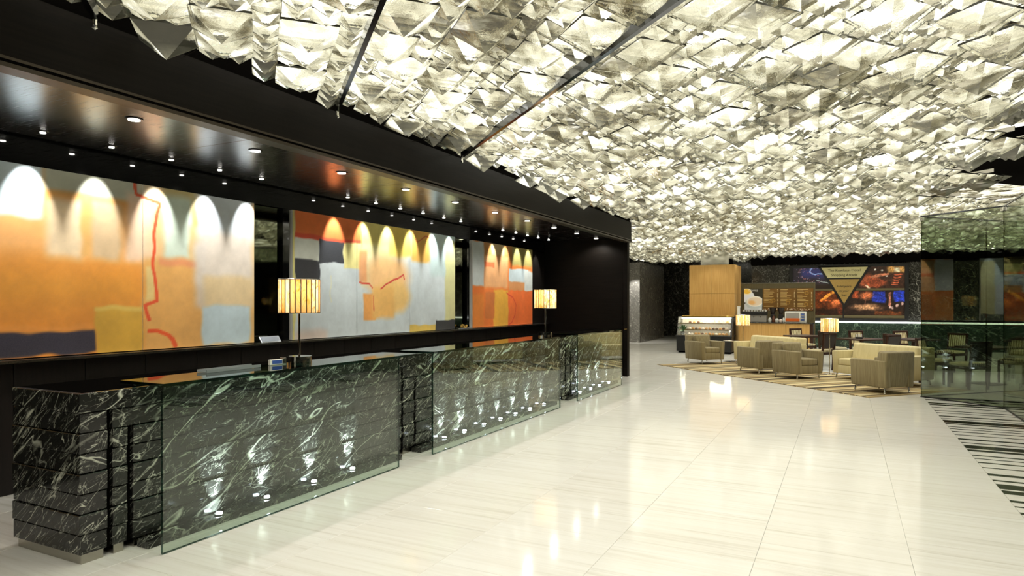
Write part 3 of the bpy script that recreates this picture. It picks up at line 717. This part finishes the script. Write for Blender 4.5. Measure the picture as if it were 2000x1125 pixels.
# ------------------------------------------------------------------ dining chairs and tables
def make_dining_chair():
    t = thing('dining_chair', 'x', 'chair', group='dark dining chairs with striped backs')
    W, D = .46, .46
    for sx in (-1, 1):
        MB().box((sx * (W / 2 - .02), -D / 2 + .02, .22), (.038, .038, .44), bev=.003, seg=1).build('leg', 'walnut', t)
        m = MB(); m.box((sx * (W / 2 - .02), D / 2 - .02, .44), (.04, .045, .88), bev=.004, seg=1)
        for v in m.bm.verts: v.co.y += max(0, v.co.z - .45) * .16
        m.build('leg', 'walnut', t)
    m = MB(); m.box((0, 0, .40), (W - .03, D - .03, .06), bev=.004, seg=1); m.build('seat_frame', 'walnut', t)
    MB().box((0, -.01, .455), (W - .04, D - .05, .06), bev=.02).build('seat', 'striped_fabric', t, True)
    MB().box((0, D / 2 + .048, .86), (W, .04, .055), bev=.006).build('top_rail', 'walnut', t)
    MB().box((0, D / 2 + .025, .70), (W - .08, .035, .28), rx=math.radians(-9), bev=.008).build('backrest', 'striped_fabric', t)
    MB().box((0, D / 2 + .047, .70), (W - .075, .014, .29), rx=math.radians(-9)).build('back_shell', 'dark_leather', t)
    MB().box((0, D / 2 + .005, .545), (W - .06, .03, .035), rx=math.radians(-9)).build('back_rail', 'walnut', t)
    return t
def make_table():
    t = thing('dining_table', 'x', 'table', group='dark dining tables')
    MB().box((0, 0, .725), (.8, .8, .035), bev=.005).build('top', 'walnut', t); MB().cyl((0, 0, .02), (0, 0, .71), .04, seg=14).build('pedestal', 'walnut', t, True); MB().box((0, 0, .012), (.45, .45, .024), bev=.004).build('foot', 'black_plastic', t)
    return t
def build_dining():
    ch = make_dining_chair(); tb = make_table(); fc = True; ft = True
    a = A3
    tabs = [((.35, 17.9), 'dark dining table behind the cream sofa, below the framed photographs'), ((1.45, 18.3), 'dark dining table left of the glass edge, before the green marble dado'),
            ((2.5, 15.75), 'dark dining table standing behind the glass pane'), ((-.9, 18.9), 'dark dining table behind the lounge floor lamp')]
    for i, (p, lab) in enumerate(tabs):
        o = tb if i == 0 else copy_tree(tb); o.location = (p[0], p[1], 0); o.rotation_euler.z = a; o['label'] = lab
    S = [((-.55, 17.35), a + 3.3, 'dining chair turned away, dark back just right of the oak counter'), ((-1.0, 19.75), a + .1, 'dining chair with striped back behind the middle floor lamp'),
         ((.45, 18.85), a + .0, 'dining chair with tall striped back below the triangular sign'), ((.75, 17.05), a + 3.2, 'dining chair peeping over the cream sofa back'),
         ((1.15, 17.5), a + 1.5, 'dining chair with striped back left of the glass edge'), ((1.45, 19.25), a - .05, 'dining chair farthest back, before the green marble dado'),
         ((2.2, 18.35), a - 1.5, 'dining chair at the right of the far dining table'), ((1.62, 15.55), a + .3, 'dining chair behind the left half of the glass pane, striped back showing'),
         ((2.05, 14.82), a + 3.0, 'dining chair with its dark side turned to the glass pane'), ((3.05, 16.3), a - 1.4, 'dining chair beyond the mullion of the glass pane'), ((-.25, 18.55), a + 1.6, 'dining chair between the two tables behind the floor lamp'), ((3.6, 16.9), a + .6, 'dining chair behind the rightmost glass pane')]
    for i, (p, r, lab) in enumerate(S):
        o = ch if i == 0 else copy_tree(ch); o.location = (p[0], p[1], 0); o.rotation_euler.z = r; o['label'] = lab
    for (x, y, z) in ((.3, 17.8, .7435), (1.5, 18.4, .7435), (2.1, 16.5, .7435)):
        pass
    cr = thing('condiment_caddy', 'small pale caddy on the dining table below the framed photographs', 'caddy', (.3, 17.8, .743))
    MB().box((0, 0, .02), (.16, .1, .04), bev=.005).build('tray', 'black_plastic', cr)
    for i in range(3): MB().cyl((-.05 + .05 * i, 0, .04), (-.05 + .05 * i, 0, .1), .018, seg=10).build('shaker', 'white', cr, True)
build_dining()

# ------------------------------------------------------------------ pastry case, oak column, coffee bar
def build_cafe():
    # pastry display case
    X0, X1, Y0, Y1 = -4.82, -3.12, 21.3, 22.1
    c = thing('pastry_case', 'lit black pastry display case with slanted glass in front of the oak column', 'display case')
    MB().b(X0, X1, Y0, Y1, .06, .52, bev=.01).build('base', 'black_plastic', c); MB().b(X0 + .05, X1 - .05, Y0 + .06, Y1, 0, .06).build('plinth', 'black_paint', c)
    MB().b(X0 - .03, X1 + .02, Y0 - .03, Y1, .52, .56, bev=.006).build('sill', 'black_plastic', c)
    MB().b(X0 + .03, X1 - .03, Y1 - .03, Y1, .56, 1.15).build('back_panel', 'white', c)
    MB().b(X0 + .12, X1, Y0 + .28, Y1, 1.12, 1.18, bev=.006).build('canopy', 'gold', c); MB().b(X0 + .1, X1 - .06, Y0 + .34, Y0 + .4, 1.09, 1.118).build('light_strip', 'case_light', c)
    for x in (X0, X1 - .05):
        MB().prism([(x, Y0, .56), (x, Y1, .56), (x, Y1, 1.15), (x, Y0 + .28, 1.15)], (.05 if x > -4 else .02, 0, 0)).build('side_panel', 'black_plastic' if x > -4 else 'case_glass', c)
    MB().prism([(X0 + .03, Y0, .565), (X1 - .06, Y0, .565), (X1 - .06, Y0 + .28, 1.118), (X0 + .03, Y0 + .28, 1.118)], (0, -.008, 0)).build('front_glass', 'case_glass', c)
    for z, yo in ((.57, .08), (.74, .18), (.94, .28)):
        MB().b(X0 + .04, X1 - .06, Y0 + yo, Y1 - .04, z - .008, z + .004).build('shelf', 'shelf_metal', c)
        MB().b(X0 + .04, X1 - .06, Y0 + yo - .008, Y0 + yo, z - .022, z + .008).build('shelf_edge', 'shelf_metal', c)
    for z, yo in ((.72, .22), (.92, .32)):
        MB().b(X0 + .06, X1 - .08, Y0 + yo + .02, Y0 + yo + .04, z - .003, z + .006).build('light_strip', 'case_light', c)
    R = random.Random(5)
    for row, (z, yo, n) in enumerate(((.574, .16, 12), (.744, .26, 12), (.944, .36, 10))):
        for i in range(n):
            x = X0 + .36 + (X1 - X0 - .54) * i / (n - 1); m = R.choice(('bread', 'bread', 'icing', 'choco', 'icing'))
            y = Y0 + yo + R.uniform(0, .06)
            if row == 2 and 4 <= i <= 8:
                o = MB().lathe((0, 0, 0), [(.024, 0), (.034, .1), (.034, .104), (.03, .104)], 14).build('dessert_cup', 'white', None, True, (x, y, z)); tag(o, 'pale dessert cup standing on the top shelf of the pastry case', 'cup', 'dessert cups in the pastry case'); continue
            b_ = MB(); b_.lathe((0, 0, 0), [(.03, 0), (.048, .012), (.046, .035), (.028, .056 + R.uniform(0, .015)), (.006, .064)], 12)
            o = b_.build('pastry', m, None, True, (x, y, z))
            tag(o, '%s pastry on the %s shelf of the display case' % ({'bread': 'golden baked', 'icing': 'white iced', 'choco': 'dark chocolate'}[m], ('bottom', 'middle', 'top')[row]), 'pastry', 'pastries in the display case')
    p = thing('potted_plant', 'small leafy green plant inside the left end of the pastry case', 'plant', (-4.66, 21.5, .575))
    MB().lathe((0, 0, 0), [(.05, 0), (.065, .1), (.065, .11), (.055, .11)], 16).build('pot', 'black_plastic', p, True); MB().cyl((0, 0, .095), (0, 0, .1), .054, seg=14).build('soil', 'soil', p)
    lf = bmesh.new(); vsx = [lf.verts.new(q) for q in ((0, 0, 0), (.03, 0, .12), (.022, 0, .22), (0, .02, .3), (-.022, 0, .22), (-.03, 0, .12))]; lf.faces.new(vsx)
    r_ = bmesh.ops.solidify(lf, geom=lf.faces[:], thickness=.003); me = bpy.data.meshes.new('leaf'); lf.to_mesh(me); lf.free(); me.materials.append(M['leaf'])
    for i in range(20):
        o = link('leaf', me, p, (random.uniform(-.05, .05), random.uniform(-.05, .05), .09)); o.rotation_euler = (random.uniform(-.9, .5), random.uniform(-.7, .7), i * 1.3); o.scale = (.8,) * 3
    # oak clad column
    col = struct(MB().b(-4.6, -3.2, 22.32, 23.78, 0, 2.8).build('wall_column', 'oak')); 
    for i in range(2):
        for j in range(3):
            x0 = -4.62 + i * .72; z0 = .002 + j * .945
            MB().b(x0 + .002, x0 + .718, 22.3, 22.32, z0, z0 + .941, bev=.002, seg=1).build('oak_panel', 'oak', col); MB().b(-3.2, -3.18, 22.3 + i * .75 + .002, 22.3 + i * .75 + .748, z0, z0 + .941, bev=.002, seg=1).build('oak_panel', 'oak', col)
    MB().b(-4.3, -3.4, 22.6, 23.5, 2.8, 4.4).build('core', 'chrome', col)
    # counter
    k = thing('coffee_counter', 'oak fronted coffee counter with dark stone top below the menu board', 'counter')
    MB().b(-3.0, -.9, 22.02, 22.6, .05, .95).build('carcass', 'black_paint', k)
    for i in range(3): MB().b(-3.02 + i * .69 + .002, -3.02 + (i + 1) * .69 - .002, 22.0, 22.02, .05, .95, bev=.002, seg=1).build('oak_panel', 'oak', k)
    MB().b(-.95, -.86, 22.0, 22.62, .0, .95).build('end_panel', 'walnut', k); MB().b(-3.0, -.95, 22.06, 22.6, 0, .05).build('plinth', 'black_paint', k)
    MB().b(-3.06, -.82, 21.95, 22.66, .95, .985, bev=.004, seg=1).build('worktop', 'dark_marble', k)
    # things on the counter
    e = thing('espresso_machine', 'black and grey espresso machine with a row of cups on top', 'coffee machine', (-2.56, 22.3, .986))
    MB().box((0, 0, .11), (.72, .4, .22), bev=.01).build('body', 'grey_panel', e); MB().box((0, -.02, .27), (.74, .44, .12), bev=.012).build('hood', 'black_plastic', e)
    for x in (-.2, .0, .2): MB().cyl((x, -.24, .17), (x, -.36, .16), .014, seg=8).build('group_handle', 'black_plastic', e)
    for i in range(9):
        o = MB().lathe((0, 0, 0), [(.022, 0), (.036, .05), (.036, .055), (.03, .055)], 12).build('coffee_cup', 'white', None, True, (-2.89 + .082 * i, 22.28, 1.317)); tag(o, 'small white cup upon the espresso machine hood', 'cup', 'cups on the espresso machine')
    o = thing('milk_pitcher', 'tall white pitcher with dark handle beside the oak column', 'pitcher', (-3.02, 22.05, .986))
    MB().lathe((0, 0, 0), [(.05, 0), (.06, .04), (.045, .38), (.055, .5), (.05, .5)], 16).build('body', 'white', o, True); MB().box((.07, 0, .36), (.03, .03, .22), bev=.008).build('handle', 'black_plastic', o)
    mo = thing('toaster_oven', 'white counter oven with orange front panel and dark buttons', 'oven', (-1.36, 22.3, .986))
    MB().box((0, 0, .17), (.6, .4, .34), bev=.012).build('case', 'white', mo); MB().box((-.08, -.203, .18), (.38, .01, .24)).build('door', 'grey_panel', mo); MB().box((-.08, -.21, .08), (.40, .014, .10), bev=.004).build('orange_panel', 'orange', mo)
    MB().box((.21, -.203, .17), (.13, .008, .26)).build('control_panel', 'silver', mo)
    for i in range(3): MB().box((.21, -.21, .09 + .08 * i), (.08, .01, .04)).build('button', 'blue', mo)
    for i, (x, h, r, m) in enumerate(((-2.11, .14, .05, 'white'), (-2.0, .2, .045, 'choco'), (-1.9, .12, .055, 'white'), (-1.79, .1, .05, 'icing'), (-1.7, .15, .035, 'white'))):
        o = MB().lathe((0, 0, 0), [(r * .8, 0), (r, .02), (r, h * .7), (r * .6, h * .85), (r * .6, h)], 14).build('jar', m, None, True, (x, 22.25, .986))
        tag(o, ['white lidded jar next to the espresso machine', 'tall brown bottle jar on the coffee counter', 'stout white jar in the middle of the counter', 'low cream jar on the coffee counter', 'slim white jar beside the counter oven'][i], 'jar', 'jars on the coffee counter')
    for i, x in enumerate((-2.04, -1.8)):
        o = thing('coffee_grinder', ['dark coffee hopper with green tint right of the espresso machine', 'dark conical coffee hopper left of the counter oven'][i], 'grinder', (x, 22.48, .986), group='coffee hoppers')
        MB().box((0, 0, .12), (.14, .16, .24), bev=.01).build('body', 'black_plastic', o); MB().lathe((0, 0, .24), [(.05, 0), (.11, .2), (.11, .22), (.04, .22)], 14).build('hopper', 'dark_leather', o, True)
    # menu board
    b = thing('menu_board', 'brown coffee menu board with slatted surround above the counter', 'menu board')
    bx0, bx1, by = -3.08, -.84, 23.1
    MB().b(bx0, bx1, by, by + .06, 0, 2.22).build('backing', 'slat', b)
    n = 44
    sl = MB().box((0, 0, 0), ((bx1 - bx0) / n * .8, .012, 1.27)).mesh('slat', 'slat')
    for i in range(n): link('slat', sl, b, (bx0 + (bx1 - bx0) * (i + .5) / n, by - .008, 1.585))
    MB().b(bx0, bx1, by - .02, by + .06, 2.22, 2.25).build('top_trim', 'steel', b)
    mz0, mz1 = 1.37, 2.06
    def place(x, y): return (x, by - .036, y)
    c = Canvas(-2.98, -2.42, 1.36, 2.06, 56, 70, (52, 48, 34), .004, 3)
    c.disc(-2.9, 1.8, .24, .2, (226, 226, 224), .06).disc(-2.91, 1.96, .16, .11, (240, 226, 190), .08).disc(-2.9, 1.965, .115, .075, (232, 186, 66), .15)
    c.rect(-2.98, -2.42, 1.36, 1.56, (206, 208, 206), .02).disc(-2.66, 1.58, .28, .2, (190, 196, 190), .06).disc(-2.64, 1.64, .26, .17, (240, 232, 214), .05).disc(-2.64, 1.64, .22, .135, (226, 206, 176), .12).disc(-2.74, 1.6, .1, .07, (232, 180, 110), .5)
    c.build('coffee_poster', 'photo_print', place, b)
    for i in range(3):
        x0 = -2.40 + i * .505; x1 = x0 + .497
        c = Canvas(x0, x1, 1.34, 2.06, 74, 96, (104, 72, 26), .003, 40 + i); c.mottle(.12, 5, 50 + i)
        R = random.Random(60 + i)
        for row in range(13):
            y = 2.02 - row * .045; wdt = R.uniform(.12, .34)
            if R.random() < .8: c.rect(x0 + .03, x0 + .03 + wdt, y - .008, y + .006, (222, 196, 132), .004, .8)
            if R.random() < .7: c.rect(x1 - .06, x1 - .03, y - .008, y + .006, (236, 220, 170), .004, .9)
        for _ in range(2): cx, cyy = x0 + R.uniform(.25, .4), R.uniform(1.5, 1.95); c.disc(cx, cyy, .06, .06, (150, 112, 44), .1); c.disc(cx, cyy, .04, .04, (110, 76, 28), .1)
        for _ in range(40): c.disc(x0 + R.uniform(0, .5), 1.345 + R.uniform(0, .06), .014, .012, R.choice(((206, 190, 160), (60, 30, 24), (150, 110, 90))), .2)
        c.build('menu_panel', 'photo_print', place, b)
    text('poster_lettering', 'COFFEE', .085, (-2.70, by - .042, 1.965), 'white', b)
    # framed photographs with the triangular sign on the back wall
    f = thing('framed_display', 'wide black framed display of photographs with an inverted gold triangle sign', 'wall display')
    fx0, fx1, fz0, fz1, fy = -1.80, 1.93, .96, 2.94, 25.98
    MB().b(fx0, fx1, fy, 26.07, fz0, fz1).build('backing', 'black_plastic', f)
    for a in ((fx0, fx1, fz1 - .1, fz1), (fx0, fx1, fz0, fz0 + .1), (fx0, fx0 + .12, fz0 + .1, fz1 - .1), (fx1 - .12, fx1, fz0 + .1, fz1 - .1)):
        MB().b(a[0], a[1], fy - .06, fy, a[2], a[3], bev=.005, seg=1).build('frame_bar', 'black_plastic', f)
    MB().b(fx0 + .12, fx1 - .12, fy - .03, fy, 2.02, 2.09).build('cross_bar', 'slat', f); MB().b(-.07, -.03, fy - .03, fy, fz0 + .1, 2.02).build('mullion', 'black_plastic', f)
    MB().b(fx0 + .12, fx1 - .12, fy - .025, fy, fz0 + .1, fz0 + .2).build('lower_bar', 'slat', f)
    pl = lambda x, y: (x, fy - .004, y)
    c = Canvas(-1.68, -.05, 2.09, 2.84, 120, 60, (44, 38, 46), .02, 71); c.rect(-1.4, -.6, 2.5, 2.84, (56, 60, 130), .12, .8).rect(-1.68, -.05, 2.09, 2.25, (40, 28, 20), .05); c.line([(-1.05, 2.84), (-1.12, 2.68), (-.95, 2.6), (-.6, 2.66)], .02, (150, 180, 240)).line([(-.9, 2.4), (-.4, 2.25), (-.1, 2.2)], .014, (170, 180, 180))
    R = random.Random(8)
    for _ in range(110): c.disc(R.uniform(-1.68, -.05), R.uniform(2.3, 2.84), .014, .012, R.choice(((220, 190, 200), (190, 130, 150), (160, 170, 220), (200, 120, 110))), .4, .8)
    c.build('photo', 'photo_print', pl, f)
    c = Canvas(-.05, 1.81, 2.09, 2.84, 120, 60, (56, 34, 24), .03, 72); c.rect(1.3, 1.81, 2.62, 2.84, (214, 160, 90), .05).rect(1.5, 1.66, 2.64, 2.8, (230, 214, 180), .02).disc(.75, 2.35, .3, .22, (160, 82, 52), .3).disc(.95, 2.28, .3, .16, (140, 66, 40), .3).line([(.85, 2.5), (1.3, 2.58)], .05, (176, 110, 80)).line([(.65, 2.2), (.75, 2.1)], .03, (226, 190, 160))
    for i in range(5): c.rect(1.4 + .03 * i, 1.62 + .03 * i, 2.2 + .08 * i, 2.24 + .08 * i, (198, 96, 60), .02)
    for p_ in ((.95, 2.76), (1.15, 2.72), (1.28, 2.5)): c.disc(p_[0], p_[1], .03, .03, (250, 236, 220), .4)
    c.mottle(.3, 14, 75); c.mottle(.45, 31, 83); c.build('photo', 'photo_print', pl, f)
    c = Canvas(-1.68, -.07, 1.16, 2.02, 120, 60, (96, 44, 18), .03, 73); c.rect(-1.68, -.07, 1.16, 1.4, (40, 22, 14), .06).line([(-.75, 1.7), (-.35, 1.98)], .05, (224, 140, 54)).rect(-.8, -.1, 1.66, 1.7, (200, 96, 44), .02).disc(-.3, 1.6, .14, .12, (206, 110, 60), .5).rect(-.2, -.1, 1.2, 1.5, (110, 46, 24), .05)
    c.mottle(.45, 12, 77); c.mottle(.45, 31, 83); c.build('photo', 'photo_print', pl, f)
    c = Canvas(-.03, 1.81, 1.16, 2.02, 130, 60, (40, 26, 20), .03, 74); c.rect(.85, 1.25, 1.6, 2.0, (36, 52, 150), .03).rect(1.5, 1.81, 1.62, 2.0, (40, 60, 176), .03).rect(.25, .42, 1.75, 2.0, (150, 70, 40), .03).disc(.66, 1.84, .2, .13, (182, 100, 62), .5).disc(.66, 1.44, .4, .1, (190, 140, 100), .6).line([(.64, 1.5), (.66, 1.8)], .015, (140, 90, 70)).line([(1.36, 1.5), (1.4, 1.9)], .04, (170, 110, 90)).rect(.9, 1.7, 1.16, 1.3, (90, 48, 24), .05)
    for p_ in ((1.38, 1.42), (1.45, 1.4), (1.6, 1.5), (1.72, 1.55)): c.disc(p_[0], p_[1], .04, .05, (206, 170, 160), .4)
    c.mottle(.35, 15, 79); c.mottle(.45, 31, 83); c.build('photo', 'photo_print', pl, f)
    def tri(name, pts, y0, th, mat): MB().prism([(x, y0, z) for x, z in pts], (0, -th, 0)).build(name, mat, f)
    tri('sign_border', [(-.86, 2.88), (.82, 2.88), (-.02, 1.42)], fy - .03, .03, 'black_plastic')
    tri('sign_upper', [(-.75, 2.84), (.71, 2.84), (.50, 2.47), (-.54, 2.47)], fy - .06, .015, 'sign_gold')
    tri('sign_lower', [(-.50, 2.42), (.46, 2.42), (-.02, 1.56)], fy - .06, .015, 'sign_tan')
    for s_, z, h in (('The Kowloon Hotel', 2.69, .125), ('Shopping Arcade', 2.53, .12), ('Indulgence', 2.14, .105), ('at your', 1.98, .105), ('feet', 1.83, .105)):
        text('sign_lettering', s_, h, (-.02, fy - .079, z), 'letter_dark', f)
def text(name, body, size, loc, mat, parent):
    cu = bpy.data.curves.new(name, 'FONT'); cu.body = body; cu.size = size; cu.align_x = 'CENTER'; cu.extrude = .002; cu.materials.append(M[mat])
    tmp = bpy.data.objects.new(name, cu); COL.objects.link(tmp); bpy.context.view_layer.update()
    me = bpy.data.meshes.new_from_object(tmp.evaluated_get(bpy.context.evaluated_depsgraph_get())); bpy.data.objects.remove(tmp)
    if not me.materials: me.materials.append(M[mat])
    o = link(name, me, parent, loc); o.rotation_euler = (math.pi / 2, 0, 0); o['kind'] = 'stuff'; return o
build_cafe()

# ------------------------------------------------------------------ glass entrance panes
def build_panes():
    H = 3.05
    def pane(name, label, p0, p1, n=1):
        p0, p1 = Vector(p0), Vector(p1); L = (p1 - p0).length; a = math.atan2(p1.y - p0.y, p1.x - p0.x)
        t = thing(name, label, 'glass wall', (p0.x, p0.y, 0), a)
        for i in range(n):
            x0, x1 = L * i / n + .004, L * (i + 1) / n - .004
            MB().prism([(x0, 0, .012), (x1, 0, .012), (x1, 0, H), (x0, 0, H)], (0, .015, 0), mi=1).build('pane', ['pane_glass', 'pane_edge'], t)
        MB().b(0, L, -.008, .023, 0, .014).build('floor_channel', 'black_plastic', t); MB().b(0, L, -.01, .025, H, H + .02).build('head_rail', 'dark_chrome', t)
        for x in (.02, L - .02): MB().box((x, .008, H - .03), (.05, .05, .06), bev=.004).build('patch_fitting', 'chrome', t)
    pane('glass_screen', 'angled green glass pane facing the lobby at the corner of the entrance', (1.15, 13.15), (2.15, 12.3))
    pane('glass_screen', 'green glass screen running back behind the angled pane', (1.17, 13.19), (4.4, 16.38), 3)
    pane('glass_screen', 'green glass wall at the right edge beside the striped floor', (2.15, 12.28), (2.15, -1.0), 6)
build_panes()
